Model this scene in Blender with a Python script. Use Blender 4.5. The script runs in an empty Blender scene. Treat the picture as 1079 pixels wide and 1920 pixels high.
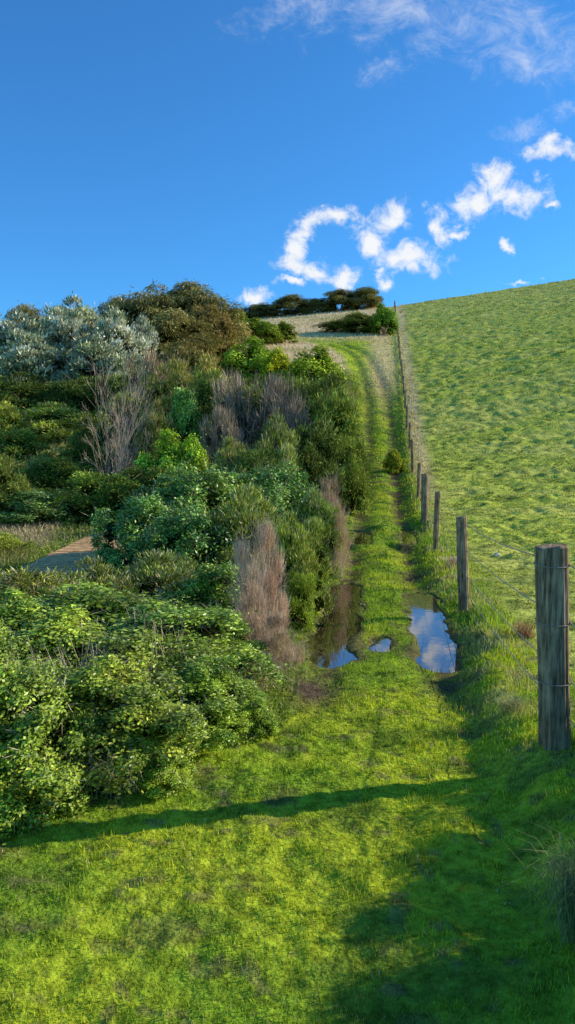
import bpy, math, random, bmesh
import numpy as np
from mathutils import Vector
S=bpy.context.scene; C=S.collection
S.view_settings.view_transform='Standard'; S.view_settings.look='None'; S.view_settings.exposure=0
EYE=1.75; F=1450.0; PITCH=math.radians(3.83)
def ray(px,py):
    a=(px-539.5)/F; b=(960-py)/F
    return (a, math.cos(PITCH)+b*math.sin(PITCH), -math.sin(PITCH)+b*math.cos(PITCH))
def on_plane(px,py,z):
    d=ray(px,py); t=(z-EYE)/d[2]; return d[0]*t,d[1]*t
def hsh(ix,iy,s):
    n=(ix*374761393+iy*668265263+s*974634777)&0xffffffff
    n=((n^(n>>13))*1274126177)&0xffffffff
    return ((n^(n>>16))&0xffff)/65535.0
def vn(x,y,s=0):
    xf_=np.floor(x); yf_=np.floor(y); ix=xf_.astype(np.int64); iy=yf_.astype(np.int64)
    fx=x-xf_; fy=y-yf_; fx=fx*fx*(3-2*fx); fy=fy*fy*(3-2*fy)
    a=hsh(ix,iy,s); b=hsh(ix+1,iy,s); c=hsh(ix,iy+1,s); d=hsh(ix+1,iy+1,s)
    return (a*(1-fx)+b*fx)*(1-fy)+(c*(1-fx)+d*fx)*fy
def fbm(x,y,s=0,o=4):
    r=0;a=.5;t=0
    for i in range(o):
        r=r+a*vn(x*2**i+17.3*i,y*2**i-9.1*i,s+i); t+=a; a*=.5
    return r/t
def sst(x,a,b):
    t=np.clip((x-a)/(b-a),0,1); return t*t*(3-2*t)
# ---------- terrain ----------
_py=[0,3,4.5,6,7.5,11,14,17,20,25,30,35,40,48,64,85,120,150,165,180,230,400,2000,6000]
_pz=[0,0,-.02,-.10,-.15,-.15,-.13,-.05,.12,.5,1.25,2.2,3.3,5.5,9.2,14.3,23.5,31,33.3,34.2,33,22,-5,-10]
_t=np.linspace(0,math.log(6001),3000); _v=np.interp(np.exp(_t)-1,_py,_pz)
_k=np.hanning(45); _k/=_k.sum(); _v=np.convolve(np.pad(_v,22,mode='edge'),_k,'valid')
def P(y): return np.interp(np.log1p(np.maximum(y,0)),_t,_v)
def xfen(y): return .95+.13*y
def xc(y): return np.interp(y,[0,7,11,40,50,64,74,80,86,92,100],[.1,.88,1.35,4.75,5.7,6.6,6.9,6.5,4.9,1.2,-8])
def xedge(y): return np.interp(y,[-3,0,2,3.3,4.1,4.8,5.3,7,9,11,17,30,40,50,64,74,80,86,92,106],[-3,-2.6,-1.75,-1.35,-.95,-.3,-.12,.14,.33,.52,1.3,2.7,3.75,4.75,5.5,5.7,5.2,3.6,-.4,-2])
PUD=[]
def pud(a,b,hw,lab,sl=0.0):
    p0=on_plane(a[0],a[1],-.17); p1=on_plane(b[0],b[1],-.17)
    yc=(p0[1]+p1[1])/2
    PUD.append((p0,p1,hw,float(P(np.array([yc]))[0])-.03,lab,sl))
pud((626,1236),(646,1100),.26,'long brown puddle in the left wheel rut beside the dead bush',0.0)
pud((828,1244),(788,1120),.20,'long blue puddle in the right wheel rut reflecting sky and post',.017)  # water surface tilted, far end raised, so it mirrors more sky
pud((713,1216),(714,1198),.11,'small shallow puddle in the grass strip between the two long puddles')
pud((680,1032),(681,1008),.17,'small far puddle in the left rut near the dry pink bush')
pud((768,1032),(765,1005),.16,'small far puddle in the right rut near the thin fence post')
def wlev(y,p0,p1,W,sl): return W+sl*(y-(p0[1]+p1[1])/2)
def pdist(x,y,p0,p1,hw):
    dx,dy=p1[0]-p0[0],p1[1]-p0[1]; L2=dx*dx+dy*dy
    t=np.clip(((x-p0[0])*dx+(y-p0[1])*dy)/L2,0,1)
    d=np.hypot(x-p0[0]-t*dx,y-p0[1]-t*dy)
    return d-hw*(1+.9*(fbm(x*5,y*2.4,55,4)-.5))+.07*(fbm(x*16,y*9,57,3)-.5)
def H(x,y,det=True):
    x=np.asarray(x,float); y=np.asarray(y,float)
    r=np.hypot(x,y)
    z=P(y)
    d=x-xfen(y)
    amp=np.interp(y,[0,4,10,20,60],[.17,.17,.09,.08,.12])
    z=z+amp*sst(d,-.42,-.05)
    cc=.01+.14*sst(y,10,60)
    z=z+cc*np.clip(d,0,90)
    z=z-.07*np.clip(-x-5,0,120)*sst(y,30,90)
    z=z-.085*np.clip(-d-4,0,30)*sst(y,88,135)
    z=z+sst(-x,3,30)*sst(y,15,50)*(fbm(x/16,y/16,3,3)-.5)*2.0
    u=x-xc(y)
    fade=sst(y,4.8,7)*(1-sst(y,82,90))
    wr=.15+.005*np.maximum(y,0)
    for o in (-.5,.5):
        oo=o*(1+.004*np.maximum(y,0))
        z=z-.05*fade*(1+.035*np.maximum(y,0))*np.exp(-((u-oo)/wr)**2)
    if det:
        n1=fbm(x*1.1,y*1.1,11,3)-.5; n2=fbm(x*4,y*4,12,3)-.5
        z=z+(.05*n1+.042*n2)
        n5=fbm(x*12,y*12,14,2)-.5
        z=z+.032*n5*(1-sst(r,8,16))
        fld=sst(d,.3,1.5)
        n3=fbm(x*2.4,y*3.6,21,3)-.5; n4=fbm(x*1.2,y*2.2,25,3)-.5
        z=z+fld*(.24*n3*sst(r,5,16)+.32*n4*sst(r,20,55))
        n6=fbm(x*.25,y*.5,27,3)-.5
        z=z+.22*n6*sst(r,60,120)
    for p0,p1,hw,W,lab,sl in PUD:
        pd=pdist(x,y,p0,p1,hw); Wl=wlev(y,p0,p1,W,sl)
        near=pd<.4
        lift=np.clip(z,Wl+.005+.02*sst(pd,0,.12),Wl+.006+.14*np.maximum(pd,0))
        z=np.where((pd>=0)&near,lift*(1-sst(pd,.15,.4))+z*sst(pd,.15,.4),z)
        z=np.where(pd<0,Wl+.005-.07*sst(-pd,0,.06),z)
    return z
def mixc(a,b,t):
    return a*(1-t[:,None])+b*t[:,None]
A=lambda *c: np.array(c,float)[None,:]
def gcol(x,y):
    """base colour of ground cover at a place"""
    n=len(x); r=np.hypot(x,y); d=x-xfen(y); u=x-xc(y)
    n1=fbm(x*.9,y*.9,31,4); n2=fbm(x*3.2,y*3.2,33,4); n3=fbm(x*9,y*9,35,3)
    c=np.repeat(A(.38,.54,.04),n,0)
    c=mixc(c,A(.64,.72,.045),sst(n1,.42,.62)*.9)
    c=mixc(c,A(.18,.28,.04),sst(n2,.54,.70)*.65)
    c=mixc(c,A(.30,.24,.11),sst(n3,.66,.76)*.55)
    m1=fbm(x*.35,y*.7,41,4); m2=fbm(x*2.8,y*4.8,43,4); m3=fbm(x*1.3,y*2.8,45,4)
    f=np.repeat(A(.62,.66,.10),n,0)
    f=mixc(f,A(.78,.72,.17),sst(m1,.42,.65)*.6)
    f=mixc(f,A(.22,.27,.06),sst(m2,.54,.66)*.65*(1-sst(r,30,80)))
    f=mixc(f,A(.32,.35,.08),sst(m3,.54,.66)*.55*sst(r,25,60))
    f=mixc(f,A(.76,.66,.24),sst(r,60,150)*.35)
    fm=sst(d,.1,.9)
    c=mixc(c,f,fm)
    yp=np.maximum(y,0)
    st=np.exp(-((d-.3-.003*yp)/(.2+.0042*yp))**2)*sst(y,13,34)
    st2=np.exp(-((d+.5+.014*y)/(.3+.015*yp))**2)*sst(y,40,58)
    st3=np.exp(-((d-.1)/.35)**2)*.45*sst(y,3.5,5)*sst(n2,.4,.6)
    c=mixc(c,A(1.0,.72,.34),np.clip(np.maximum(np.maximum(st,st2),st3)*(.5+.8*n2),0,.9))
    fade=sst(y,5.2,7)*(1-sst(y,82,90))
    wr=.18+.003*yp
    rut=0
    for o in (-.5,.5):
        rut=np.maximum(rut,np.exp(-((u-o*(1+.004*yp))/wr)**2))
    mud=rut*fade*np.interp(y,[5,7,12,20,26,30,38,50,90],[.5,.9,.9,.8,1.0,1.1,.75,.4,.25])*sst(n2,.28,.5)
    mud=np.maximum(mud,.9*np.exp(-((y-29)/3.5)**2-((u+.25)/.75)**2)*sst(n2,.35,.55))
    for p0,p1,hw,W,lab,sl in PUD:
        pd=pdist(x,y,p0,p1,hw); mud=np.maximum(mud,(1-sst(pd,.0,.02+.16*n2))*.8)
    q=on_plane(580,1290,-.1); mud=np.maximum(mud,1.1*np.exp(-(((x-q[0])/.28)**2+((y-q[1])/.6)**2)*1.2))
    q=on_plane(840,1278,-.1); mud=np.maximum(mud,.9*np.exp(-(((x-q[0])/.18)**2+((y-q[1])/.28)**2)*1.2))
    mud=np.maximum(mud,sst(fbm(x*4.6,y*5.4,37,4),.66,.76)*.4*(y<9)*(fm<.5))
    c=mixc(c,A(.19,.135,.08),np.clip(mud,0,1))
    e=x-xedge(y)+(fbm(x*1.5,y*1.0,67,3)-.5)*.5
    bush=1-sst(e,-.4-.01*y,-.05)
    b=np.repeat(A(.22,.26,.05),n,0)
    b=mixc(b,A(.44,.34,.19),sst(n2,.54,.7)*.7)
    b=mixc(b,A(.30,.40,.05),sst(n1,.5,.65)*.7)
    gp=sst(fbm(x*.16,y*.16,61,3),.40,.52)*sst(y,26,34)*(1-sst(y,60,75))*sst(-x,2,7)
    b=mixc(b,mixc(np.repeat(A(.80,.62,.30),n,0),A(.54,.60,.11),sst(m1,.42,.6)),gp)
    kn=sst(y,52,64)
    k=np.repeat(A(1.0,.72,.37),n,0); k=mixc(k,A(.80,.56,.28),sst(m3,.5,.7)); k=mixc(k,A(.50,.44,.13),sst(fbm(x*.12,y*.2,65,3),.60,.70)*.6)
    b=mixc(b,k,kn)
    c=mixc(c,b,bush)
    top=sst(y,84,96)*(1-sst(d,-2.5,-.5)); c=mixc(c,k,top)
    return np.clip(c,0.01,1), bush, fm, mud
def npmesh(name,V,quads=None,tris=None,col=None,smooth=False):
    me=bpy.data.meshes.new(name)
    me.vertices.add(len(V)); me.vertices.foreach_set('co',np.asarray(V,np.float32).ravel())
    idx=[];tot=[]
    if quads is not None and len(quads): idx.append(np.asarray(quads).ravel()); tot.append(np.full(len(quads),4))
    if tris is not None and len(tris): idx.append(np.asarray(tris).ravel()); tot.append(np.full(len(tris),3))
    idx=np.concatenate(idx).astype(np.int32); tot=np.concatenate(tot).astype(np.int32)
    st=np.concatenate([[0],np.cumsum(tot)[:-1]]).astype(np.int32)
    me.loops.add(len(idx)); me.loops.foreach_set('vertex_index',idx)
    me.polygons.add(len(tot)); me.polygons.foreach_set('loop_start',st); me.polygons.foreach_set('loop_total',tot)
    if smooth: me.polygons.foreach_set('use_smooth',np.ones(len(tot),bool))
    if col is not None:
        a=me.attributes.new('tint','FLOAT_COLOR','POINT')
        c4=np.ones((len(V),4),np.float32); c4[:,:3]=col; a.data.foreach_set('color',c4.ravel())
    me.update(calc_edges=True); me.validate()
    return me
def add(name,me,mat,parent=None):
    o=bpy.data.objects.new(name,me); C.objects.link(o)
    if mat and len(me.materials)==0: me.materials.append(mat)
    if parent: o.parent=parent
    return o
def tag(o,label=None,cat=None,group=None,kind=None):
    if label:o['label']=label
    if cat:o['category']=cat
    if group:o['group']=group
    if kind:o['kind']=kind
    return o
def empty(name,loc):
    o=bpy.data.objects.new(name,None); o.empty_display_size=.1; C.objects.link(o); o.location=loc; return o
# ---------- materials ----------
def newmat(n):
    m=bpy.data.materials.new(n); m.use_nodes=True; nt=m.node_tree; nt.nodes.clear()
    out=nt.nodes.new('ShaderNodeOutputMaterial'); return m,nt,out
def leafmat(name,rough=.5,spec=.3,trans=.3):
    m,nt,out=newmat(name); N=nt.nodes; L=nt.links
    at=N.new('ShaderNodeAttribute'); at.attribute_name='tint'
    oi=N.new('ShaderNodeObjectInfo')
    mul=N.new('ShaderNodeMix'); mul.data_type='RGBA'; mul.blend_type='MULTIPLY'; mul.inputs[0].default_value=1
    L.new(at.outputs['Color'],mul.inputs[6]); L.new(oi.outputs['Color'],mul.inputs[7])
    if spec>0:
        p=N.new('ShaderNodeBsdfPrincipled'); p.inputs['Roughness'].default_value=rough
        p.inputs['Specular IOR Level'].default_value=spec; L.new(mul.outputs[2],p.inputs['Base Color'])
    else:
        p=N.new('ShaderNodeBsdfDiffuse'); L.new(mul.outputs[2],p.inputs['Color'])
    if trans>0:
        t=N.new('ShaderNodeBsdfTranslucent'); L.new(mul.outputs[2],t.inputs['Color'])
        mx=N.new('ShaderNodeMixShader'); mx.inputs[0].default_value=trans
        L.new(p.outputs[0],mx.inputs[1]); L.new(t.outputs[0],mx.inputs[2]); L.new(mx.outputs[0],out.inputs[0])
    else: L.new(p.outputs[0],out.inputs[0])
    return m
M_gloss=leafmat('glossy_leaf',.42,.4,.15); M_leaf=leafmat('matte_leaf',.7,0,.1); M_grass=leafmat('grass_blade',.6,0,.25); M_twig=leafmat('dry_twig',.85,0,0)
def groundmat():
    m,nt,out=newmat('ground_soil_and_turf'); N=nt.nodes; L=nt.links
    at=N.new('ShaderNodeAttribute'); at.attribute_name='tint'
    tc=N.new('ShaderNodeTexCoord')
    n=N.new('ShaderNodeTexNoise'); n.inputs['Scale'].default_value=16; n.inputs['Detail'].default_value=9; n.inputs['Roughness'].default_value=.65; L.new(tc.outputs['Object'],n.inputs['Vector'])
    mr=N.new('ShaderNodeMapRange'); mr.inputs[1].default_value=.34; mr.inputs[2].default_value=.66; mr.inputs[3].default_value=.45; mr.inputs[4].default_value=1.35
    L.new(n.outputs[0],mr.inputs[0])
    mul=N.new('ShaderNodeMix'); mul.data_type='RGBA'; mul.blend_type='MULTIPLY'; mul.inputs[0].default_value=1
    L.new(at.outputs['Color'],mul.inputs[6]); L.new(mr.outputs[0],mul.inputs[7])
    n2=N.new('ShaderNodeTexNoise'); n2.inputs['Scale'].default_value=40; n2.inputs['Detail'].default_value=6; L.new(tc.outputs['Object'],n2.inputs['Vector'])
    b=N.new('ShaderNodeBump'); b.inputs['Strength'].default_value=.7; b.inputs['Distance'].default_value=.03; L.new(n2.outputs[0],b.inputs['Height'])
    p=N.new('ShaderNodeBsdfDiffuse')
    L.new(mul.outputs[2],p.inputs['Color']); L.new(b.outputs[0],p.inputs['Normal']); L.new(p.outputs[0],out.inputs[0]); return m
M_ground=groundmat()
def woodmat(name,c1,c2,sc=(30,30,2.5)):
    m,nt,out=newmat(name); N=nt.nodes; L=nt.links
    tc=N.new('ShaderNodeTexCoord'); mp=N.new('ShaderNodeMapping'); mp.inputs['Scale'].default_value=sc; L.new(tc.outputs['Object'],mp.inputs[0])
    n=N.new('ShaderNodeTexNoise'); n.inputs['Scale'].default_value=1.6; n.inputs['Detail'].default_value=8; n.inputs['Roughness'].default_value=.7; L.new(mp.outputs[0],n.inputs[0])
    n2=N.new('ShaderNodeTexNoise'); n2.inputs['Scale'].default_value=7; n2.inputs['Detail'].default_value=5; L.new(tc.outputs['Object'],n2.inputs[0])
    cr=N.new('ShaderNodeValToRGB'); cr.color_ramp.elements[0].position=.36; cr.color_ramp.elements[0].color=(*c1,1); cr.color_ramp.elements[1].position=.6; cr.color_ramp.elements[1].color=(*c2,1); L.new(n.outputs[0],cr.inputs[0])
    mr=N.new('ShaderNodeMapRange'); mr.inputs[1].default_value=.3; mr.inputs[2].default_value=.7; mr.inputs[3].default_value=.55; mr.inputs[4].default_value=1.2; L.new(n2.outputs[0],mr.inputs[0])
    mul=N.new('ShaderNodeMix'); mul.data_type='RGBA'; mul.blend_type='MULTIPLY'; mul.inputs[0].default_value=1; L.new(cr.outputs[0],mul.inputs[6]); L.new(mr.outputs[0],mul.inputs[7])
    b=N.new('ShaderNodeBump'); b.inputs['Strength'].default_value=1; b.inputs['Distance'].default_value=.016; L.new(n.outputs[0],b.inputs['Height'])
    p=N.new('ShaderNodeBsdfPrincipled'); p.inputs['Roughness'].default_value=.9; p.inputs['Specular IOR Level'].default_value=.03
    L.new(mul.outputs[2],p.inputs['Base Color']); L.new(b.outputs[0],p.inputs['Normal']); L.new(p.outputs[0],out.inputs[0]); return m
M_post=woodmat('weathered_post_wood',(.12,.075,.04),(.62,.42,.25))
M_deck=woodmat('boardwalk_timber',(.85,.40,.15),(1,.62,.28),(3,25,25))
def plain(name,c,rough=.5,metal=0):
    m,nt,out=newmat(name); N=nt.nodes; L=nt.links
    tc=N.new('ShaderNodeTexCoord'); n=N.new('ShaderNodeTexNoise'); n.inputs['Scale'].default_value=20; L.new(tc.outputs['Object'],n.inputs[0])
    cr=N.new('ShaderNodeValToRGB'); cr.color_ramp.elements[0].color=(*[v*.6 for v in c],1); cr.color_ramp.elements[1].color=(*c,1); L.new(n.outputs[0],cr.inputs[0])
    p=N.new('ShaderNodeBsdfPrincipled'); p.inputs['Roughness'].default_value=rough; p.inputs['Metallic'].default_value=metal
    L.new(cr.outputs[0],p.inputs['Base Color']); L.new(p.outputs[0],out.inputs[0]); return m
M_wire=plain('weathered_wire',(.42,.37,.30),.6,.1)
M_stone=plain('white_stone',(.8,.8,.78),.7)
m,nt,out=newmat('puddle_water'); N=nt.nodes; L=nt.links
p=N.new('ShaderNodeBsdfPrincipled'); p.inputs['Base Color'].default_value=(.05,.03,.012,1); p.inputs['Roughness'].default_value=.02; p.inputs['IOR'].default_value=1.8; p.inputs['Specular IOR Level'].default_value=1
tc=N.new('ShaderNodeTexCoord'); n=N.new('ShaderNodeTexNoise'); n.inputs['Scale'].default_value=7; b=N.new('ShaderNodeBump'); b.inputs['Strength'].default_value=.04; b.inputs['Distance'].default_value=.01
L.new(tc.outputs['Object'],n.inputs[0]); L.new(n.outputs[0],b.inputs['Height']); L.new(b.outputs[0],p.inputs['Normal']); L.new(p.outputs[0],out.inputs[0]); M_water=m
# ---------- ground sheet ----------
def ground():
    fa=np.radians(np.arange(-48,48.01,.16)); ca=np.radians(np.arange(50,310.1,2.5))
    ang=np.concatenate([fa,ca]); na=len(ang)
    rr=[.35]
    while rr[-1]<290: rr.append(rr[-1]*1.0072)
    while rr[-1]<5500: rr.append(rr[-1]*1.12)
    rr=np.array(rr); nr=len(rr)
    R,T=np.meshgrid(rr,ang,indexing='ij')
    x=(R*np.sin(T)).ravel(); y=(R*np.cos(T)).ravel()
    z=H(x,y); c,_,fm,_=gcol(x,y)
    V=np.stack([x,y,z],1)
    i=np.arange(nr-1)[:,None]; j=np.arange(na)[None,:]; j2=(j+1)%na
    Q=np.stack([i*na+j,i*na+j2,(i+1)*na+j2,(i+1)*na+j],-1).reshape(-1,4)
    Q=Q[:,::-1]
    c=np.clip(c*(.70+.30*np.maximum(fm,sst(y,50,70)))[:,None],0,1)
    V=np.vstack([V,[[0,0,float(H([0.],[0.])[0])]]]); c=np.vstack([c,c[:1]])
    jj=np.arange(na); T3=np.stack([np.full(na,len(V)-1),(jj+1)%na,jj],1)
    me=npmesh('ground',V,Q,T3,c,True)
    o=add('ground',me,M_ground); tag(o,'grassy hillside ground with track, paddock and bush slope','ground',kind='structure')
ground()
for p0,p1,hw,W,lab,sl in PUD:
    dx,dy=p1[0]-p0[0],p1[1]-p0[1]; L_=math.hypot(dx,dy); ux,uy=dx/L_,dy/L_; R=hw*1.4+.05
    pts=[]
    for k in range(24):
        a=math.pi*k/23; pts.append((p1[0]+R*(math.cos(a)*uy+math.sin(a)*ux),p1[1]+R*(-math.cos(a)*ux+math.sin(a)*uy)))
    for k in range(24):
        a=math.pi+math.pi*k/23; pts.append((p0[0]+R*(math.cos(a)*uy+math.sin(a)*ux),p0[1]+R*(-math.cos(a)*ux+math.sin(a)*uy)))
    pts=[(a,b_,wlev(b_,p0,p1,W,sl)) for a,b_ in pts]
    me=bpy.data.meshes.new('puddle'); me.from_pydata(pts,[],[list(range(48))]); me.update()
    o=add('puddle',me,M_water); tag(o,lab,'puddle',kind='structure')
# ---------- grass blades ----------
def scatter(rng,n,r0,r1,a0,a1):
    r=np.exp(rng.uniform(math.log(r0),math.log(r1),n)); a=np.radians(rng.uniform(a0,a1,n))
    return r*np.sin(a),r*np.cos(a),r
def blades(x,y,h,w,c,rng,lean=.7,root=.65):
    n=len(x); z=H(x,y)
    a=rng.uniform(0,2*math.pi,n); b=rng.uniform(0,2*math.pi,n); l=rng.uniform(0,1,n)*lean
    base=np.stack([x,y,z-.004],1)
    s=np.stack([np.cos(a),np.sin(a),0*a],1)*w[:,None]*.5
    tip=base+np.stack([np.cos(b)*l,np.sin(b)*l,np.sqrt(np.maximum(1-l*l*.8,.05))],1)*h[:,None]
    V=np.stack([base-s,base+s,tip],1).reshape(-1,3)
    cc=np.repeat(c,3,0); cc[0::3]*=root; cc[1::3]*=root  # base vertices darkened, shade at the blade foot painted in
    return V,cc
def blade_obj(name,Vs,Cs,label,cat):
    V=np.vstack(Vs); c=np.vstack(Cs); T=np.arange(len(V)).reshape(-1,3)
    o=add(name,npmesh(name,V,None,T,np.clip(c,0,.95)),M_grass); tag(o,label,cat,kind='stuff')
rng=np.random.default_rng(5)
def inpud(x,y):
    k=np.zeros(len(x),bool); sparse=rng.uniform(0,1,len(x))
    for i,(p0,p1,hw,W,lab,sl) in enumerate(PUD):
        pd=pdist(x,y,p0,p1,hw)
        if i!=2: k|=(pd<-.03)|((pd<.02)&(sparse<.8))
        else: k|=(pd<.015)&(sparse<.6)
    return k
x,y,r=scatter(rng,400000,1.3,100,-30,28)
c,bush,fm,mud=gcol(x,y)
k=(bush<.6)&(fm<.5)&(rng.uniform(0,1,len(x))>mud*.93)&~inpud(x,y)
x,y,r,c,mud=x[k],y[k],r[k],c[k],mud[k]; n=len(x)
clump=sst(fbm(x*8,y*8,73,2),.55,.75)*(1-sst(r,10,20))
tall=sst(fbm(x*2.2,y*2.2,71,3),.5,.75)*.6+1.1*clump
d=x-xfen(y); verge=np.exp(-((d-.1)/.3)**2)*sst(y,2,6)
h=.0115*(r/3)**.6*(1+tall+1.6*verge)*rng.uniform(.4,1.7,n); w=np.maximum(.0042,r/773*1.3)*rng.uniform(.7,1.3,n)
v=rng.uniform(.5,1.55,(n,1)); hue=rng.normal(0,.10,(n,1)); cc=c*v*1.15*np.hstack([1+hue*1.5,1+hue*.3,1-hue])
dead=(rng.uniform(0,1,n)<.025)[:,None]; cc=np.where(dead,A(.8,.64,.38)*v,cc)
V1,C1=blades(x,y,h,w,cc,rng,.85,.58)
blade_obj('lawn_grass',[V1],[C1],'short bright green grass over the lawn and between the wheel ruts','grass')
# paddock tufts
nt_=56000
tx,ty,tr=scatter(rng,nt_,4,170,2,31)
_,_,fmt,_=gcol(tx,ty); k=fmt>.5; tx,ty,tr=tx[k],ty[k],tr[k]; K=6; m_=len(tx)
tsz=rng.uniform(.4,1.4,m_)*(.5+1.0*sst(fbm(tx*1.6,ty*3.0,75,3),.42,.62))
tcol=np.where(rng.uniform(0,1,m_)<.2,.5,1)*rng.uniform(.75,1.3,m_)
x=np.repeat(tx,K)+rng.normal(0,1,m_*K)*.035*np.repeat((tr/10)**.7*tsz,K); y=np.repeat(ty,K)+rng.normal(0,1,m_*K)*.022*np.repeat((tr/10)**.7*tsz,K); r=np.repeat(tr,K); n=len(x)
c,_,_,_=gcol(x,y)
h=.020*(r/10)**.62*np.repeat(tsz,K)*rng.uniform(.6,1.4,n); w=np.maximum(.004,r/773*1.3)*rng.uniform(.7,1.3,n)
cc=c*rng.uniform(.75,1.3,(n,1))*np.repeat(tcol,K)[:,None]*1.15
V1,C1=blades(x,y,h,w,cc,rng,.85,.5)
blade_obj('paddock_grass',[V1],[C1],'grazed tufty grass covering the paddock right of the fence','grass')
# undergrowth: grass blades plus leafy mounds
x,y,r=scatter(rng,160000,3,170,-32,14)
c,bush,fm,mud=gcol(x,y); k=(bush>.4)|((y>84)&(fm<.3)); x,y,r,c,bush=x[k],y[k],r[k],c[k],bush[k]; n=len(x)
h=(.07+.16*fbm(x*.9,y*.9,81,3)*sst(bush,.4,1))*(r/6)**.25*rng.uniform(.3,1.3,n); kn=sst(y,52,64); h=h*(1-kn)+kn*.3*rng.uniform(.4,1.2,n)
w=np.maximum(.0045,r/773*1.0)*rng.uniform(.7,1.3,n)
cc=c*rng.uniform(.6,1.5,(n,1))*1.15
straw=(rng.uniform(0,1,n)<.12)[:,None]; cc=np.where(straw,A(.85,.64,.36),cc)
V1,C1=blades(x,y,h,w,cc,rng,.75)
BWX,BWY,BWA=-3.60,11.6,math.radians(3.2)
x,y,r=scatter(rng,380000,3,60,-31,12)
e=xedge(y)-x+(fbm(x*1.2,y*1.2,83,3)-.5)*.8
lx=(x-BWX)*math.cos(BWA)+(y-BWY)*math.sin(BWA); ly=-(x-BWX)*math.sin(BWA)+(y-BWY)*math.cos(BWA)
k=(e>0)&~((np.abs(lx+.05*np.sin(ly*5))<.54)&(ly>-.2)&(ly<8)); x,y,r,e,lx,ly=x[k],y[k],r[k],e[k],lx[k],ly[k]; n=len(x)
sc=(r/8)**.55
patch=fbm(x/(1.5*sc)*.8,y/(1.5*sc)*.8,85,3)
grassy=sst(fbm(x*.16,y*.16,61,3),.40,.52)*sst(y,26,34)*sst(-x,2,7)
md=sc*(.2+2.0*np.clip(patch-.30,0,1)*(.4+1.2*fbm(x*3/sc,y*3/sc,87,3)))*sst(e,0,.8*sc)*(1-.8*grassy)+.04
md=md*np.interp(r,[4,7,12,22,50],[.5,.55,.9,.8,.4])
md=np.where((ly>-4)&(ly<9)&(lx<1.0)&(lx>-3),np.minimum(md,.10),md)
zz=H(x,y,False)+md*rng.uniform(0,1,n)**.35*rng.choice([1,1,1,1.3],n)
ls=np.maximum(.020,r/773*1.9)*rng.uniform(.6,1.3,n)
needle=rng.uniform(0,1,n)<(.05+.95*sst(r,6.5,9)*sst(fbm(x/(1.9*sc),y/(1.9*sc),89,3),.42,.56))
nn=rng.normal(0,1,(n,3)); ax=rng.normal(0,1,(n,3)); ax[:,2]=np.where(needle,np.abs(ax[:,2])+1.0,ax[:,2]*.6)
ax/=np.linalg.norm(ax,axis=1,keepdims=True); sd_=np.cross(ax,nn); sd_/=np.linalg.norm(sd_,axis=1,keepdims=True)
Lx=(ls*np.where(needle,2.8,1))[:,None]; Wx=(ls*np.where(needle,.2,.55))[:,None]
p_=np.stack([x,y,zz],1)
VU=np.stack([p_,p_+ax*Lx*.5+sd_*Wx*.5,p_+ax*Lx,p_+ax*Lx*.5-sd_*Wx*.5],1)
q1=fbm(x/(2.2*sc),y/(2.2*sc),91,3)
cu=np.repeat(A(.20,.29,.04),n,0); cu=mixc(cu,A(.42,.52,.06),sst(q1,.5,.62)); cu=mixc(cu,A(.30,.29,.07),needle*.9); cu=mixc(cu,A(.70,.52,.29),needle*np.maximum(sst(fbm(x/sc,y/sc,93,3),.54,.68),rng.uniform(0,1,n)<.12))
cu=mixc(cu,A(.68,.62,.18),grassy*.8)
cu=cu*rng.uniform(.4,1.5,(n,1))
VU=VU.reshape(-1,3); CU=np.repeat(cu,4,0)
TT=np.arange(len(V1)).reshape(-1,3); QU=np.arange(len(VU)).reshape(-1,4)+len(V1)
o=add('undergrowth',npmesh('undergrowth',np.vstack([V1,VU]),QU,TT,np.clip(np.vstack([C1,CU]),0,.95)),M_grass)
tag(o,'mixed low undergrowth and dry straw grass among the shrubs','undergrowth',kind='stuff')
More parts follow.
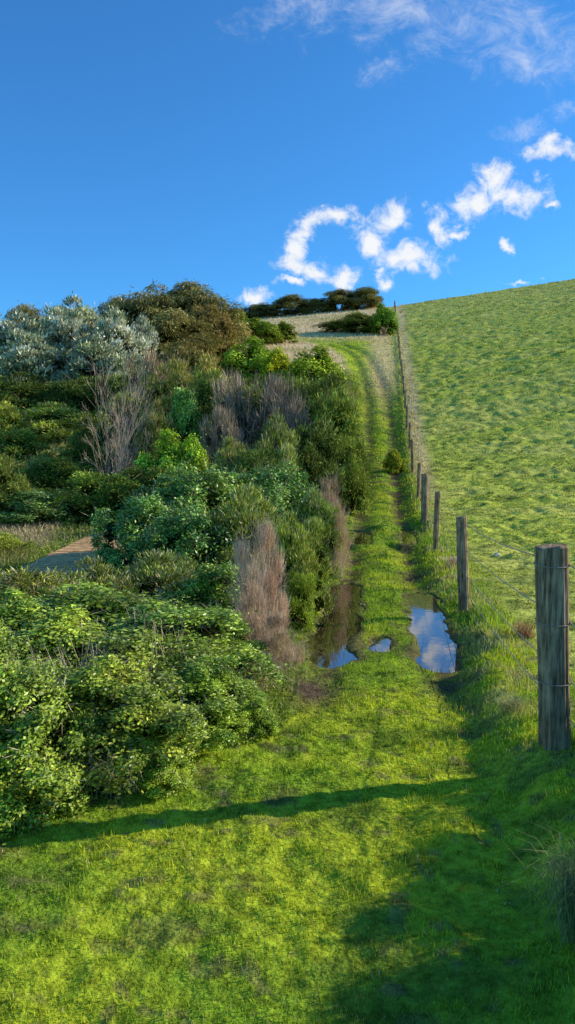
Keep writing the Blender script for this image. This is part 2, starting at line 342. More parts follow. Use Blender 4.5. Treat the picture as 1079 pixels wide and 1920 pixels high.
# ---------- shrubs ----------
def nrm(a): return a/np.maximum(np.linalg.norm(a,axis=1,keepdims=True),1e-9)
def crown(seed,ncl,nl,L,W,mode,c1,c2,rc=(.11,.2),tipc=None,mixp=.5,base=.04,inner=.2,stray=.08,bump=.26,dry=0):
    rg=np.random.default_rng(seed)
    th=rg.uniform(0,2*math.pi,ncl); zc=rg.uniform(0,1,ncl)**.8; rad=np.sqrt(1-zc**3)*rg.uniform(.45,1.05,ncl)
    lob=1+bump*np.sin(th*2+seed)+.7*bump*np.sin(th*3+seed*2)
    top=.72*(1+bump*np.sin(th*1.0+seed)*rad)
    cen=np.stack([rad*np.cos(th)*.37*lob,rad*np.sin(th)*.37*lob,base+top*zc*rg.uniform(1-bump,1+bump*.5,ncl)],1)
    rcl=rg.uniform(*rc,ncl)
    ci=rg.integers(0,ncl,nl)
    outd=nrm(cen-np.array([[0,0,.2]]))
    d=nrm(rg.normal(0,1,(nl,3))+outd[ci]*.8+np.array([[0,0,.25]]))
    t=rg.uniform(0,1,nl)**.45
    ext=np.where(rg.uniform(0,1,nl)<stray,rg.uniform(1.1,1.7,nl),1)
    p=cen[ci]+d*(rcl[ci]*(.25+.85*t)*ext)[:,None]
    ljit=rg.uniform(.5,1.35,nl)
    if mode=='broad':
        nn=nrm(d+rg.normal(0,.65,(nl,3))+np.array([[0,0,.3]])); ax=nrm(np.cross(nn,rg.normal(0,1,(nl,3))))
        side=np.cross(nn,ax)
    elif mode=='up':
        ax=nrm(d*.7+np.array([[0,0,.9]])+rg.normal(0,.45,(nl,3))); side=nrm(np.cross(ax,rg.normal(0,1,(nl,3))))
    elif mode=='spray':
        ax=nrm(d+rg.normal(0,.6,(nl,3))+np.array([[0,0,.25]])); side=nrm(np.cross(ax,rg.normal(0,1,(nl,3))))
    else:
        ax=nrm(d*.55+np.array([[0,0,-.8]])+rg.normal(0,.3,(nl,3))); side=nrm(np.cross(ax,rg.normal(0,1,(nl,3))))
    Lx=(L*ljit)[:,None]; Wx=(W*ljit)[:,None]
    clf=rg.uniform(.68,1.3,ncl); clm=np.clip(rg.normal(mixp,.3,ncl),0,1)
    mixv=np.clip(clm[ci]+rg.normal(0,.25,nl),0,1)[:,None]
    col=(A(*c1)*(1-mixv)+A(*c2)*mixv)*1.12*(clf[ci]*(.38+.66*t)*rg.uniform(.5,1.5,nl))[:,None]  # leaves darken toward clump centres: interior shade painted into the colour
    if dry>0:
        dm=rg.uniform(0,1,nl)<dry
        ax[dm]=nrm(d[dm]+np.array([[0,0,.7]])+rg.normal(0,.4,(dm.sum(),3))); side[dm]=nrm(np.cross(ax[dm],rg.normal(0,1,(dm.sum(),3))))
        Lx[dm]*=4; Wx[dm]*=.22; col[dm]=A(.68,.52,.31)*rg.uniform(.6,1.2,(dm.sum(),1))
    V=np.stack([p,p+ax*Lx*.5+side*Wx*.5,p+ax*Lx,p+ax*Lx*.5-side*Wx*.5],1)
    col=np.repeat(col[:,None,:],4,1)
    if tipc is not None:
        tm=(t>.65)&(rg.uniform(0,1,nl)<.3); col[tm]=np.array(tipc)*rg.uniform(.7,1.2,(tm.sum(),1,1))
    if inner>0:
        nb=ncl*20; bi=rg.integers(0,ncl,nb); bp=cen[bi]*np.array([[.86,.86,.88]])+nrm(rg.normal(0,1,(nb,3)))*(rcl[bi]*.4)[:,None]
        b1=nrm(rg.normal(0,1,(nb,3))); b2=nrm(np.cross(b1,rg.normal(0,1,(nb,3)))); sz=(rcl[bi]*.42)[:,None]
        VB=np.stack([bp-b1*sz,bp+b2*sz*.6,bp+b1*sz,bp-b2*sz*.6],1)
        V=np.concatenate([V,VB]); col=np.concatenate([col,np.tile(np.array(c1)*inner,(nb,4,1))])  # dark filler faces, coloured as the shade in foliage gaps
    V=V.reshape(-1,3); col=col.reshape(-1,3)
    z1=np.quantile(V[:,2],.985); V[:,2]=np.maximum(V[:,2]/z1,-.03)
    rq=np.quantile(np.abs(V[:,0]),.97); V[:,0]*=.5/rq; rq=np.quantile(np.abs(V[:,1]),.97); V[:,1]*=.5/rq
    cen2=cen.copy(); cen2[:,2]/=z1
    return V,col,cen2
def tubes(segs,sides=4):
    V=[];Q=[]
    for p,q,r1,r2 in segs:
        p=np.array(p,float);q=np.array(q,float); a=q-p; a/=max(np.linalg.norm(a),1e-9)
        u=np.cross(a,[.3,.5,.81]); u/=np.linalg.norm(u); v=np.cross(a,u); b=len(V)
        for (cn,rr) in ((p,r1),(q,r2)):
            for k in range(sides):
                t=2*math.pi*k/sides; V.append(cn+(u*math.cos(t)+v*math.sin(t))*rr)
        for k in range(sides): Q.append((b+k,b+(k+1)%sides,b+sides+(k+1)%sides,b+sides+k))
    return np.array(V),np.array(Q)
def stems(seed,cen,r=.012,c=(.3,.22,.15)):
    rg=np.random.default_rng(seed); segs=[]
    for q in cen[:18]:
        b=np.array([rg.normal(0,.03),rg.normal(0,.03),-.03]); m=(b+q)*.5+rg.normal(0,.03,3); m[2]+=.03
        segs.append((b,m,r,r*.7)); segs.append((m,q,r*.7,r*.3))
    V,Q=tubes(segs); return npmesh('stems',V,Q,None,np.tile(np.array(c),(len(V),1)))
def bare(seed,c,n0=16,depth=4,r0=.009,l0=.3,spread=.75,nb=3,rmin=.0013,lean=0):
    rg=np.random.default_rng(seed); segs=[]
    def go(p,d,l,r,k):
        q=p+d*l; segs.append((p,q,r,r*.65))
        if k==0: return
        for _ in range(nb if k>1 else nb+1):
            nd=d+rg.normal(0,.42,3)+np.array([lean*.1,0,.08]); nd/=np.linalg.norm(nd); go(q,nd,l*rg.uniform(.55,.9),max(r*.6,rmin),k-1)
    for i in range(n0):
        a=rg.uniform(0,6.28); s=rg.uniform(.1,spread); d=np.array([math.cos(a)*s+lean,math.sin(a)*s,1]); d/=np.linalg.norm(d)
        go(np.array([rg.normal(0,.08),rg.normal(0,.08),-.02]),d,l0*rg.uniform(.5,1.1),r0,depth)
    V,Q=tubes(segs,3); z1=np.quantile(V[:,2],.985); V[:,2]/=z1; V[:,:2]*=.5/np.quantile(np.abs(V[:,:2]),.98)
    rgc=rg.uniform(.6,1.25,(len(segs),1)).repeat(6,0)
    return npmesh('branches',V,Q,None,np.clip(np.array(c)[None]*rgc,0,1))
def skey(s): return sum(ord(ch) for ch in s)
KIND={}
def proto(kind,nv,name,cat,mat,fol,stm='stems',**kw):
    KIND[kind]=dict(name=name,cat=cat,fol=fol,stm=stm,mat=mat,var=[])
    for i in range(nv):
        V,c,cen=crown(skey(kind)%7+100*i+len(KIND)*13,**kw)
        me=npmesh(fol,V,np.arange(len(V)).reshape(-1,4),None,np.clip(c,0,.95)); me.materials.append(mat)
        if kind=='pink': sm=bare(70+i,(.72,.53,.33),18,3,.005,.3,.45)
        elif kind=='grey': sm=bare(80+i,(.42,.32,.21),12,3,.005,.3,.6)
        else: sm=stems(i+5,cen)
        sm.materials.append(M_twig)
        KIND[kind]['var'].append((me,sm))
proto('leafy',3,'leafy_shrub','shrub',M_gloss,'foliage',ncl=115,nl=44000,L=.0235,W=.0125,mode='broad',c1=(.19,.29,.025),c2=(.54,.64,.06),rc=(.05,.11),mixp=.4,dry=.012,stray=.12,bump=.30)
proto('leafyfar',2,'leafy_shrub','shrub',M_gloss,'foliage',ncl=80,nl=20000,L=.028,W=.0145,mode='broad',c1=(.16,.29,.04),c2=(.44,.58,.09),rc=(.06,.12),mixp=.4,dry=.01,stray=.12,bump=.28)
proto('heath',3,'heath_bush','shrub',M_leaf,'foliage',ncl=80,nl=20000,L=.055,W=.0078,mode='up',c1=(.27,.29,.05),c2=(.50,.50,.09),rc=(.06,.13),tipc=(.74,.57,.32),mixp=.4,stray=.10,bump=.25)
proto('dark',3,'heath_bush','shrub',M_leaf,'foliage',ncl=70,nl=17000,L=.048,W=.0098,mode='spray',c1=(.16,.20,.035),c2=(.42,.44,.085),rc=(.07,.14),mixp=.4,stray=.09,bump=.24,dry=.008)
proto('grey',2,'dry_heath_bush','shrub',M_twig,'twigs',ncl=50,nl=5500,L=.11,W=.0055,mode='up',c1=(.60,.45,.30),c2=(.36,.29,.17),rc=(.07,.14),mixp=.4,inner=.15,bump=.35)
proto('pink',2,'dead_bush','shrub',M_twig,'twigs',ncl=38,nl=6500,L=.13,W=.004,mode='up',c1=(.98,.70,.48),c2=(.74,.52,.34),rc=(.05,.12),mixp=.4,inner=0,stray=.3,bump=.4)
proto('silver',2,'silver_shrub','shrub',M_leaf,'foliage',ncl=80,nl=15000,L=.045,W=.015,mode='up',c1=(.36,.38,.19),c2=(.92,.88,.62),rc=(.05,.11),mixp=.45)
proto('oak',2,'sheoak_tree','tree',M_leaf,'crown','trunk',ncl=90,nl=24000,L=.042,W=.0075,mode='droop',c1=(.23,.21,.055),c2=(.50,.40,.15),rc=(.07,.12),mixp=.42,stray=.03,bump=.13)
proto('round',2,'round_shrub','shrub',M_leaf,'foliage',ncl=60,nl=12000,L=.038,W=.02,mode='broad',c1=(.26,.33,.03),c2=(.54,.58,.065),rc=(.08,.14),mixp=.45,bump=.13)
KIND['bare']=dict(name='bare_bush',cat='shrub',fol=None,stm='branches',mat=M_twig,var=[])
for i in range(2):
    b=bare(40+i,(.70,.55,.39),10,4,.006,.28,1.0,3,.0009,.25); b.materials.append(M_twig); KIND['bare']['var'].append((None,b))
cnt={}
rr_=random.Random(3)
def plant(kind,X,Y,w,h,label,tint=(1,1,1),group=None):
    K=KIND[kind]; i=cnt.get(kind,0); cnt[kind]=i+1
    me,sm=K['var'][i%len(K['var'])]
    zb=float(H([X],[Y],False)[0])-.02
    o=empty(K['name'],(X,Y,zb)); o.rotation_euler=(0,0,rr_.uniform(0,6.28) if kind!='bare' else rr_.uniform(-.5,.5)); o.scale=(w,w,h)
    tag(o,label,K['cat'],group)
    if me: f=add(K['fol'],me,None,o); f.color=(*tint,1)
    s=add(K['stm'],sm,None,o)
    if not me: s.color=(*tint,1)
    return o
def sh(kind,px,yt,Y,wpx,label,tint=(1,1,1),group=None):
    d=ray(px,yt); t=Y/d[1]; X=d[0]*t; zt=d[2]*t+EYE; zb=float(H([X],[Y],False)[0])
    plant(kind,X,Y,wpx/F*Y,max(zt-zb,.25),label,tint,group)
SH=[
('leafy',30,1250,3.95,340,'glossy green shrub at the left edge nearest the lawn',(1,1,1)),
('leafy',195,1240,4.4,310,'glossy green shrub bulging toward the lawn, lower left',(1.1,1,1)),
('leafy',360,1245,4.95,260,'rounded glossy shrub whose foot meets the path mud',(.95,1,1)),
('leafy',-70,1180,4.9,300,'glossy shrub mostly cut off by the left edge',(1,1,1)),
('leafy',120,1150,5.3,400,'broad green shrub behind the nearest left one',(1.1,1.05,1)),
('leafy',300,1130,5.9,350,'broad green shrub left of the tall dead pink bush',(.9,.95,1)),
('leafy',200,1105,6.5,380,'dense green shrub filling the thicket below the heath',(.9,.95,.9)),
('leafy',20,1115,6.2,340,'dense green shrub at the left edge below the heath',(.95,1,.9)),
('leafy',455,1335,4.95,120,'low green sprawl at the lawn edge under the dead bush',(1,1.05,.8)),
('leafy',290,1395,4.2,180,'low leafy sprawl spilling onto the lawn',(1.1,1.1,.9)),
('leafy',420,1150,6.6,150,'narrow dark green shrub touching the dead pink bush',(.8,.92,.9)),
('heath',40,1080,7.2,290,'brown tipped heath bush at the left edge before the boardwalk',(1.0,1,.9)),
('heath',185,1066,7.9,250,'brown tipped heath bush directly below the boardwalk',(.85,.92,.9)),
('heath',310,1045,8.3,230,'olive heath bush with dry tips right of the boardwalk',(.8,.9,.9)),
('heath',-60,1070,8.2,200,'heath bush cut by the left edge near boardwalk',(1,1,1)),
('leafy',390,1060,7.9,190,'dark leafy shrub between heath and tall dead bush',(.75,.85,.8)),
('pink',490,985,7.4,90,'tall pinkish dead bush standing beside the brown puddle',(.98,.88,.88)),
('pink',472,1060,7.0,75,'ragged dead clump leaning against the left of the tall dead bush',(.85,.78,.76)),
('pink',505,1150,6.7,90,'short dead twig bush in front of the tall dead one',(.8,.74,.7)),
('heath',548,985,9.6,120,'upright olive bush right behind the tall dead bush',(.9,1.05,.7)),
('dark',560,1075,8.6,70,'low grassy bush beside the brown puddle',(1.4,1.5,.9)),
('heath',450,925,11,190,'dense olive heath mound above the tall dead bush',(.85,.95,.8)),
('leafyfar',370,960,10.5,200,'leafy dark mound left of the olive heath mound',(.7,.82,.8)),
('leafyfar',280,935,11.6,180,'bright leafed shrub right beside the boardwalk',(.9,1,1)),
('leafyfar',335,885,13.0,240,'wide bright leafed shrub in the middle left',(1,1,1)),
('leafyfar',430,890,14.2,200,'bright leafed shrub behind the olive heath mound',(1,1,1)),
('leafyfar',530,880,15,170,'bright leafed shrub touching the dry pink bush',(1,1.05,1.1)),
('heath',585,935,12.5,100,'ragged mixed bush at the track edge',(.85,1,.8)),
('pink',622,902,13.5,70,'dry pink bush at the track edge beyond the puddles',(.8,.66,.62)),
('pink',638,945,12.6,46,'short dry clump at the track edge in front of the dry pink bush',(.85,.74,.66)),
('leafyfar',60,920,19.5,160,'pale glossy leafed bush left beyond the boardwalk',(1.1,1.05,1.3)),
('leafyfar',140,935,20.5,120,'pale glossy leafed bush beyond the boardwalk end',(1.05,1.0,1.2)),
('dark',0,860,19.5,110,'tall dark bush on the left edge above boardwalk',(1,1,1)),
('heath',-5,1000,15,110,'yellow green tuft bush left of the boardwalk',(1.1,1.3,.7)),
('dark',190,890,20,150,'dark bush above the boardwalk end',(.9,1.1,.9)),
('dark',260,880,21,140,'dark low bush below the bare grey twig bush',(.8,.9,.9)),
('dark',100,860,25,150,'dark bush row on the left under the straw patch, nearer one',(.9,1,.9)),
('dark',635,745,25,110,'tall dark bush overhanging the left track edge',(1.05,1.1,.9)),
('dark',608,715,27.5,130,'tallest dark bush beside the track',(.95,.95,.9)),
('dark',650,825,22,80,'lower dark bush leaning toward the muddy track',(1.1,1.15,.9)),
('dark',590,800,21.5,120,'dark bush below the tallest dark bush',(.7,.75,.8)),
('grey',450,710,27,110,'brown grey dry bush, left one of the dry pair',(.85,.82,.9)),
('grey',515,715,27,100,'brown grey dry bush beside the tallest dark bush',(.75,.7,.78)),
('grey',555,750,25,90,'dark brownish dry bush in the centre mass',(.65,.6,.64)),
('grey',420,770,24,80,'short dry grey bush on the centre mass left side',(.9,.86,.85)),
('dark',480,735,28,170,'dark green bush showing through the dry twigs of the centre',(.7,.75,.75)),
('heath',430,830,21,95,'olive bush at the foot of the dry grey bushes',(.95,1,.9)),
('heath',515,795,20.5,100,'dark olive bush at the centre below dry twigs',(.75,.85,.8)),
('dark',475,850,18.5,130,'low dark bush above the bright leafed shrubs',(.7,.8,.8)),
('round',315,815,22,110,'bright yellow green low bush left of centre',(1.1,1.25,1)),
('round',362,825,22,90,'bright green low bush beside the yellow green one',(.95,1.2,1)),
('leafyfar',342,735,27,80,'fresh green leafy bush above the bright low bushes',(.9,1.1,.8)),
('heath',300,775,26,100,'brown olive bush right of the bare twig bush',(1.0,.95,.8)),
('bare',225,675,25,150,'bare grey twig bush standing above the green scrub',(.9,.86,.86)),
('bare',200,795,23,120,'smaller bare twig bush at foot of the big bare one',(.9,.84,.8)),
('dark',235,745,30,140,'dark green bush behind the bare grey twig bush',(.8,.85,.9)),
('dark',175,785,26,100,'dark green bush left of the bare grey twig bush',(.85,.9,.9)),
('dark',385,705,30,120,'dark domed bush left of the dry grey bushes',(.9,.95,.9)),
('heath',330,690,34,140,'brown olive domed bush under the sheoaks',(1.0,.92,.8)),
('grey',290,668,38,110,'dry brown grey bush under the sheoaks',(1,.9,.8)),
('heath',385,678,40,110,'straw topped heath under the drooping sheoak',(1.2,1.1,.9)),
('heath',120,845,27,150,'low olive bush on the straw patch, left side',(1.0,1.0,.9)),
('dark',30,810,32,100,'dark low bush by the left edge amid the straw patch',(1,1.1,.9)),
('heath',110,760,37,170,'flat topped olive bush above the straw patch',(1.1,1.2,.8)),
('heath',10,760,37,120,'flat olive bush at left edge above the straw patch',(1.2,1.25,.8)),
('dark',40,705,43,160,'dark bush under the silver shrubs, left edge',(.75,.85,.9)),
('dark',120,718,42,130,'dark bush under the silver shrubs, middle',(.7,.8,.85)),
('dark',185,708,43,130,'dark bush under the silver shrubs, right',(.75,.85,.85)),
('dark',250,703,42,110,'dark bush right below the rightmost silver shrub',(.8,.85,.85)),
('silver',20,605,50,170,'silver leafed shrub cut by the left edge',(1,1,.97)),
('silver',95,595,51,140,'silver leafed shrub second from the left edge',(1,1,.97)),
('silver',155,578,54,150,'tallest silver leafed shrub on the left skyline',(1.0,1.0,.96)),
('silver',212,600,50,130,'silver leafed shrub next to the bare twig bush top',(1,1,.97)),
('silver',258,610,52,90,'rightmost silver leafed shrub below the sheoaks',(.95,.95,.95)),
('silver',70,642,46,180,'low front silver leafed shrub on the left slope',(.78,.82,.72)),
('silver',190,645,46,170,'low front silver leafed shrub above the dark bushes',(.78,.82,.72)),
('oak',345,537,72,190,'tallest domed sheoak on the left skyline',(1,1,1)),
('oak',275,556,70,150,'domed sheoak left of the tallest one',(1,1,1)),
('oak',392,578,64,100,'drooping brown sheoak with foliage to the ground',(1.2,1,.9)),
('oak',325,590,60,160,'lower domed sheoak in front of the tallest one',(.95,.95,.85)),
('oak',222,566,76,100,'small sheoak on the skyline beside the silver shrubs',(1,.98,.9)),
('oak',48,578,72,90,'small round sheoak on the skyline at far left',(1,1,.9)),
('oak',340,645,48,120,'brown low sheoak under the lower domed one',(1,.92,.8)),
('round',468,640,51,110,'round dark green bush left of the yellow one',(.95,1.08,.9)),
('round',515,658,49,62,'small yellow round bush in the upper middle',(1.5,1.35,.7)),
('round',588,655,48,114,'flat round green bush beside the upper track',(1.0,1.05,.8)),
('dark',545,712,41,110,'dark bush in front of the flat round bush',(.8,.95,.9)),
('dark',620,718,36,80,'dark green bush where the track narrows',(.9,1.05,.9)),
('dark',470,712,40,110,'dark bush below the round green bush',(.9,.9,.9)),
('round',445,588,85,60,'low green bush on the knoll beside the sheoak',(.75,.8,.8)),
('round',487,599,85,75,'low green bush in the middle of the knoll slope',(.75,.85,.8)),
('round',530,606,86,45,'low green bush at the right of the knoll slope group',(.7,.75,.8)),
('oak',445,580,146,60,'leftmost dark shrub of the skyline hedge',(.85,.9,.8)),
('oak',495,571,146,70,'dark skyline shrub second from the left of the hedge',(.85,.9,.8)),
('oak',548,557,146,88,'dark skyline shrub in the middle of the hedge',(.8,.85,.75)),
('oak',597,561,146,50,'small dark skyline shrub in a dip of the hedge',(.85,.9,.75)),
('oak',640,546,146,75,'tall dark skyline shrub right of the hedge dip',(.9,.9,.75)),
('oak',685,541,146,68,'rightmost dark skyline shrub of the hedge near the fence',(.9,.9,.75)),
('dark',634,602,98,65,'dark brown shrub on the hill beside the upper track bend',(1.1,1,.8)),
('dark',674,589,97,75,'dark mounded shrub between the track bend and the fence',(.9,.9,.8)),
('round',720,572,95,48,'green leafy shrub touching the top of the fence',(.7,.95,.9)),
('round',740,845,30.5,36,'small yellow green bush against the fence halfway up',(1.1,1.0,.8)),
]
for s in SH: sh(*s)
EL=math.radians(23.5); AZ=math.radians(75)
OFF=[(.95,3.9,'farthest'),(.78,3.4,'fifth'),(.62,2.9,'fourth'),(.48,2.4,'third'),(.4,1.9,'second'),(.35,1.4,'first')]
for i,(tx,ty,wd) in enumerate(OFF):
    hh=.76+.06*math.sin(i*2.1); L_=hh/math.tan(EL)
    plant('dark',tx+.965*L_+.18,ty+.26*L_,.75,hh,'dark bush right of the fence outside the picture, %s of the row from the viewer'%wd)  # unseen bushes added to throw shade over the lower right lawn
def tussock(px,py,zg,n,hh,sp,c,label,seed,name='grass_tussock'):
    X,Y=on_plane(px,py,zg); rg=np.random.default_rng(seed); Z=float(H([X],[Y])[0]); V=[];T=[];cc=[]
    for i in range(n):
        a=rg.uniform(0,6.28); b=np.array([rg.normal(0,sp*.18),rg.normal(0,sp*.18),-.01]); l=hh*rg.uniform(.6,1.1); o_=sp*rg.uniform(.2,1)
        d=np.array([math.cos(a),math.sin(a),0]); s=np.array([-math.sin(a),math.cos(a),0])*rg.uniform(.0012,.0025)*max(1,Y/4)
        k=len(V); pts=[b,b+d*o_*.25+np.array([0,0,l*.6]),b+d*o_*.6+np.array([0,0,l*.9]),b+d*o_+np.array([0,0,l*.85*rg.uniform(.6,1.1)])]
        cl=np.array(c)*rg.uniform(.6,1.3)
        for j,p_ in enumerate(pts):
            f=1-.3*j; V+= [p_-s*f,p_+s*f]; cc+=[cl,cl]
        for j in range(3): T.append((k+2*j,k+2*j+1,k+2*j+3,k+2*j+2))
    me=npmesh(name,np.array(V),np.array(T),None,np.clip(np.array(cc),0,1)); o=add(name,me,M_grass); o.location=(X,Y,Z); tag(o,label,'grass tussock')
tussock(1105,1750,.1,800,.30,.27,(.26,.32,.12),'fine bladed grey green grass tussock at the lower right edge',1)
tussock(150,1400,0,150,.70,.55,(.9,.72,.44),'dry straw stalks poking from the glossy shrub, lower left',2)
tussock(40,1400,0,110,.66,.5,(.9,.72,.44),'dry straw stalks at the left edge over glossy leaves',3)
tussock(300,1330,0,90,.78,.5,(.85,.68,.42),'sparse straw stalks above the broad green shrub',5)
tussock(220,1480,0,70,.30,.35,(.8,.66,.4),'short straw wisps where the glossy shrub meets the lawn',8)
tussock(470,1290,-.08,300,.30,.4,(.88,.66,.44),'dry grass clump at the foot of the tall dead bush',4)
tussock(545,1235,-.12,240,.20,.32,(.66,.48,.29),'dry twiggy grass clump beside the brown puddle edge',11)
tussock(595,1050,-.13,200,.28,.32,(.6,.45,.28),'dry grass clump at the left of the track behind the brown puddle',12)
tussock(985,1190,.0,140,.18,.25,(.5,.28,.15),'small brown dead fern clump by the fence',6)
tussock(960,1330,.1,140,.12,.22,(.5,.47,.2),'pale dry grass clump left of the thick fence post',7)
tussock(850,1060,.0,160,.22,.3,(.7,.55,.32),'pale dry grass clump at the foot of the second thin post',9)
# ---------- fence ----------
FY=[-.9,4.24,9.4,15.2,19.8,24.4,29.6,34.6,39.6]
while FY[-1]<152: FY.append(FY[-1]+5.0)
FR=[.07,.088,.066,.052,.088,.055]; FH=[1.2,1.13,1.17,1.15,1.22,1.12]
fence=empty('wire_fence',(xfen(4.24),4.24,0)); tag(fence,'timber post and wire fence climbing the hill beside the track','fence')
org=Vector((xfen(4.24),4.24,0)); rg=np.random.default_rng(9); tops=[]
labs={1:'thick weathered round post, nearest the viewer',2:'second post, grey and round',3:'thin third post',4:'thick fourth post'}
for i,Y in enumerate(FY):
    X=float(xfen(Y)); r=FR[i] if i<len(FR) else .05+rg.uniform(0,.025); h=(FH[i] if i<len(FH) else 1.15+rg.uniform(-.1,.15)); zb=float(H([X],[Y],False)[0])
    if i==1: lean=(-.04,-.0)
    elif i==2: lean=(-.045,.01)
    else: lean=(rg.normal(0,.03),rg.normal(0,.03))
    ns=32 if i<6 else 10; nz=30 if i<6 else 5; V=[];Q=[]
    zs=list(np.linspace(-.3,h-.012,nz))+[h]
    ph=rg.uniform(0,6.28,4)
    for a,zz in enumerate(zs):
        for b in range(ns):
            t=2*math.pi*b/ns
            rr=r*(1+.03*math.sin(2*t+ph[0]+zz)+.025*math.sin(5*t+ph[1]+zz*1.5)+.02*math.sin(9*t+ph[2])+.035*math.sin(zz*5+ph[3]))
            if i<6 and b in (5,17,22,27): rr*=.90
            if a==len(zs)-1: rr-=.008
            V.append((rr*math.cos(t)+lean[0]*zz,rr*math.sin(t)+lean[1]*zz,zz+(.004*math.sin(t*3+ph[1])+.006*math.cos(t) if a>=nz-1 else 0)))
    for a in range(len(zs)-1):
        for b in range(ns): Q.append((a*ns+b,a*ns+(b+1)%ns,(a+1)*ns+(b+1)%ns,(a+1)*ns+b))
    me=bpy.data.meshes.new('post'); me.from_pydata(V,[],Q+[tuple(range((len(zs)-1)*ns,len(zs)*ns))]); me.update()
    o=add('post',me,M_post,fence); o.location=Vector((X,Y,zb))-org
    if i in labs: o['label']=labs[i]
    tops.append((X,Y,zb,h,lean,r))
    if i in (1,2):
        for hh in (h-.1,h-.42,h-.75):
            seg=[]
            for k in range(20):
                t=2*math.pi*k/20;t2=2*math.pi*(k+1)/20; R=r*1.09
                seg.append(((R*math.cos(t)+lean[0]*hh,R*math.sin(t),hh+.01*math.sin(t)),(R*math.cos(t2)+lean[0]*hh,R*math.sin(t2),hh+.01*math.sin(t2)),.003,.003))
            V,Q=tubes(seg,4); add('wire_tie',npmesh('wire_tie',V,Q),M_wire,o)
for fr in (.1,.42,.75,.98):
    seg=[]
    for a,b in zip(tops[:-1],tops[1:]):
        def pt(q):
            hh=q[3]-fr; return np.array([q[0]+q[4][0]*hh+q[5]*.98,q[1]+q[4][1]*hh,q[2]+hh])
        pa,pb=pt(a),pt(b); prev=pa
        K=8 if a[1]<30 else 2
        for k in range(1,K+1):
            t=k/K; q=pa*(1-t)+pb*t; q[2]-=.05*4*t*(1-t); seg.append((prev-org,q-org,.0042,.0042)); prev=q
    V,Q=tubes(seg,4); add('wire',npmesh('wire',V,Q),M_wire,fence)
# ---------- boardwalk ----------
bw=empty('boardwalk',(BWX,BWY,-.07)); bw.rotation_euler=(0,0,BWA); tag(bw,'weathered timber boardwalk showing between the shrubs at left','boardwalk')
def box(V,Q,x0,x1,y0,y1,z0,z1):
    b=len(V); V+=[(x0,y0,z0),(x1,y0,z0),(x1,y1,z0),(x0,y1,z0),(x0,y0,z1),(x1,y0,z1),(x1,y1,z1),(x0,y1,z1)]
    Q+=[(b,b+3,b+2,b+1),(b+4,b+5,b+6,b+7),(b,b+1,b+5,b+4),(b+1,b+2,b+6,b+5),(b+2,b+3,b+7,b+6),(b+3,b,b+4,b+7)]
V=[];Q=[]; yy=0; rg2=random.Random(2)
while yy<7.0:
    dz=rg2.uniform(-.006,.006); box(V,Q,-.55+rg2.uniform(-.02,.02),.55+rg2.uniform(-.02,.02),yy,yy+.19,.10+dz,.14+dz); yy+=.235
me=bpy.data.meshes.new('deck'); me.from_pydata(V,[],Q); me.update(); add('deck',me,M_deck,bw)
for s in (-.4,.4):
    V=[];Q=[]; box(V,Q,s-.04,s+.04,.02,7.0,-.06,.092); me=bpy.data.meshes.new('bearer'); me.from_pydata(V,[],Q); me.update(); add('bearer',me,M_deck,bw)
    for yv in (.5,2.9,5.3,6.8):
        V=[];Q=[]; box(V,Q,s-.05,s+.05,yv,yv+.1,-.6,-.062); me=bpy.data.meshes.new('leg'); me.from_pydata(V,[],Q); me.update(); add('leg',me,M_deck,bw)
X,Y=on_plane(932,1030,.1); bm=bmesh.new(); bmesh.ops.create_icosphere(bm,subdivisions=3,radius=1)
for v in bm.verts:
    k=1+.25*math.sin(v.co.x*4+1)*math.cos(v.co.y*3)+.1*math.sin(v.co.z*9); v.co=Vector((v.co.x*.055*k,v.co.y*.05*k,v.co.z*.035*k))
me=bpy.data.meshes.new('stone'); bm.to_mesh(me); me.update(); o=add('white_stone',me,M_stone); o.location=(X,Y,float(H([X],[Y])[0])+.02); tag(o,'small white stone lying in the paddock grass','stone')
# ---------- light, sky ----------
sd=Vector((math.sin(AZ)*math.cos(EL),math.cos(AZ)*math.cos(EL),math.sin(EL)))
sl=bpy.data.lights.new('sun','SUN'); sl.energy=5.0; sl.angle=math.radians(.5); sl.color=(1,.93,.78)
so=bpy.data.objects.new('sun',sl); C.objects.link(so); so.rotation_euler=sd.to_track_quat('Z','Y').to_euler(); so.location=(20,10,30)
w=bpy.data.worlds.new('World'); S.world=w; w.use_nodes=True; nt=w.node_tree; N=nt.nodes; L=nt.links; N.clear()
out=N.new('ShaderNodeOutputWorld'); bg=N.new('ShaderNodeBackground'); bg.inputs[1].default_value=.13
sky=N.new('ShaderNodeTexSky'); sky.sky_type='NISHITA'; sky.sun_disc=False; sky.sun_elevation=EL; sky.sun_rotation=AZ; sky.air_density=1.0; sky.dust_density=.2; sky.ozone_density=3
tint=N.new('ShaderNodeMix'); tint.data_type='RGBA'; tint.blend_type='MULTIPLY'; tint.inputs[0].default_value=1; tint.inputs[7].default_value=(.40,1.06,1.6,1)
L.new(sky.outputs[0],tint.inputs[6])
tc=N.new('ShaderNodeTexCoord'); sx=N.new('ShaderNodeSeparateXYZ'); L.new(tc.outputs['Generated'],sx.inputs[0])
def math_(op,a,b=None,c=None):
    n=N.new('ShaderNodeMath'); n.operation=op
    for i,v in enumerate((a,b,c)):
        if v is None: continue
        if hasattr(v,'links'): L.new(v,n.inputs[i])
        else: n.inputs[i].default_value=v
    return n.outputs[0]
yy=math_('MAXIMUM',sx.outputs[1],.02)
u=math_('DIVIDE',sx.outputs[0],yy); v=math_('DIVIDE',sx.outputs[2],yy)
cb=N.new('ShaderNodeCombineXYZ'); L.new(u,cb.inputs[0]); L.new(v,cb.inputs[1])
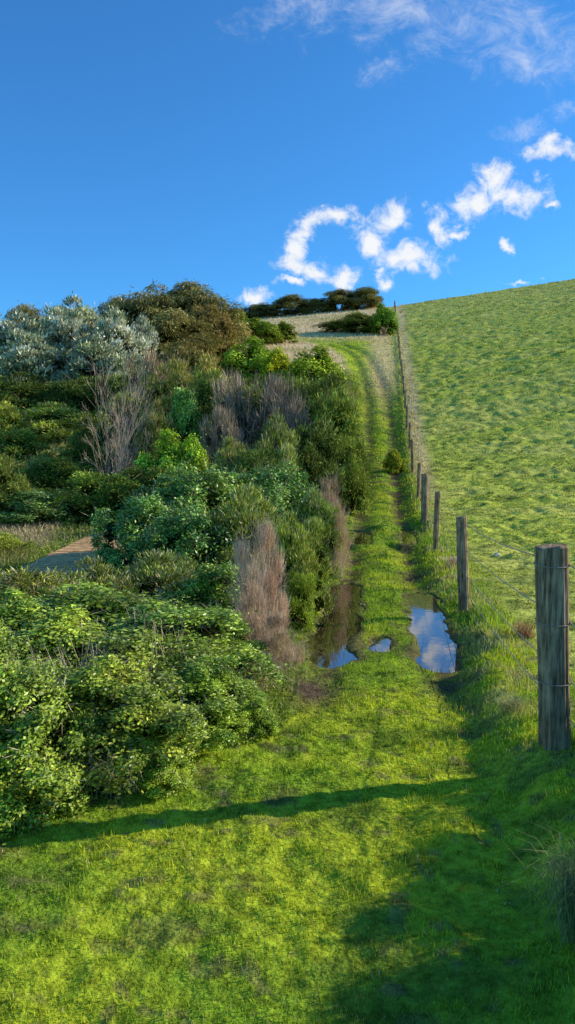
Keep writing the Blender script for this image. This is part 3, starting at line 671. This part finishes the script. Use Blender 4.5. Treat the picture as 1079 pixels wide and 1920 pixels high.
wn=N.new('ShaderNodeTexNoise'); wn.inputs['Scale'].default_value=19; wn.inputs['Detail'].default_value=7; wn.inputs['Roughness'].default_value=.6; L.new(cb.outputs[0],wn.inputs[0])
ws=N.new('ShaderNodeVectorMath'); ws.operation='SUBTRACT'; L.new(wn.outputs['Color'],ws.inputs[0]); ws.inputs[1].default_value=(.5,.5,.5)
wm_=N.new('ShaderNodeVectorMath'); wm_.operation='SCALE'; L.new(ws.outputs[0],wm_.inputs[0]); wm_.inputs['Scale'].default_value=.07
wa=N.new('ShaderNodeVectorMath'); wa.operation='ADD'; L.new(cb.outputs[0],wa.inputs[0]); L.new(wm_.outputs[0],wa.inputs[1])
def blobs(lst):
    cur=None
    for px,py,rx,ry,ang in lst:
        d=ray(px,py); U,V_=d[0]/d[1],d[2]/d[1]
        mp=N.new('ShaderNodeMapping'); mp.vector_type='TEXTURE'; mp.inputs['Location'].default_value=(U,V_,0); mp.inputs['Rotation'].default_value=(0,0,math.radians(ang)); mp.inputs['Scale'].default_value=(rx/F,ry/F,1)
        L.new(wa.outputs[0],mp.inputs[0]); ln=N.new('ShaderNodeVectorMath'); ln.operation='LENGTH'; L.new(mp.outputs[0],ln.inputs[0])
        m_=math_('SUBTRACT',1.0,ln.outputs['Value'])
        cur=m_ if cur is None else math_('MAXIMUM',cur,m_)
    return math_('MAXIMUM',cur,-.8)
def noise(sc,det,rough,dist,stretch=(1,1,1)):
    mp=N.new('ShaderNodeMapping'); mp.inputs['Scale'].default_value=stretch; L.new(cb.outputs[0],mp.inputs[0])
    n=N.new('ShaderNodeTexNoise'); n.inputs['Scale'].default_value=sc; n.inputs['Detail'].default_value=det; n.inputs['Roughness'].default_value=rough; n.inputs['Distortion'].default_value=dist
    L.new(mp.outputs[0],n.inputs[0]); return n.outputs[0]
puffs=[(580,430,62,24,20),(635,405,34,20,0),(550,465,34,22,-30),(580,500,70,24,-10),(645,520,36,22,0),(735,400,42,34,40),(700,445,40,36,10),(770,482,74,28,-10),(825,430,26,40,20),(865,435,24,12,0),(888,385,42,36,30),(925,335,52,34,30),(965,365,74,34,-10),(1035,280,46,24,10),(1030,378,22,12,0),(480,552,32,18,-20),(545,532,28,10,0),(960,462,18,16,0),(975,532,36,6,5),(720,520,20,15,0)]
m1=blobs(puffs)
na=noise(30,13,.70,.5); d1=math_('ADD',math_('MULTIPLY',m1,.9),math_('MULTIPLY',math_('SUBTRACT',na,.47),2.6))
mr=N.new('ShaderNodeMapRange'); mr.interpolation_type='SMOOTHSTEP'; mr.inputs[1].default_value=-.05; mr.inputs[2].default_value=.95; L.new(d1,mr.inputs[0])
wm=blobs([(760,20,330,75,-4),(960,60,190,90,-20),(990,120,110,50,10),(560,10,120,30,0),(720,125,60,30,30),(985,250,60,25,10),(1065,205,40,22,40)])
nb=noise(18,13,.76,.5,(1,1.4,1)); d2=math_('ADD',math_('MULTIPLY',wm,.7),math_('MULTIPLY',math_('SUBTRACT',nb,.5),2.8))
mr2=N.new('ShaderNodeMapRange'); mr2.interpolation_type='SMOOTHSTEP'; mr2.inputs[1].default_value=-.05; mr2.inputs[2].default_value=1.5; mr2.inputs[4].default_value=.55; L.new(d2,mr2.inputs[0])
den=math_('MAXIMUM',mr.outputs[0],mr2.outputs[0])
mx=N.new('ShaderNodeMix'); mx.data_type='RGBA'; L.new(den,mx.inputs[0]); L.new(tint.outputs[2],mx.inputs[6]); mx.inputs[7].default_value=(7.0,7.2,7.5,1)
L.new(mx.outputs[2],bg.inputs[0]); L.new(bg.outputs[0],out.inputs[0])
cd=bpy.data.cameras.new('camera'); co=bpy.data.objects.new('camera',cd); C.objects.link(co); co.location=(0,0,EYE); co.rotation_euler=(math.pi/2-PITCH,0,0)
cd.sensor_fit='VERTICAL'; cd.sensor_height=36; cd.lens=F/1920*36; cd.clip_end=9000; cd.clip_start=.05
S.camera=co
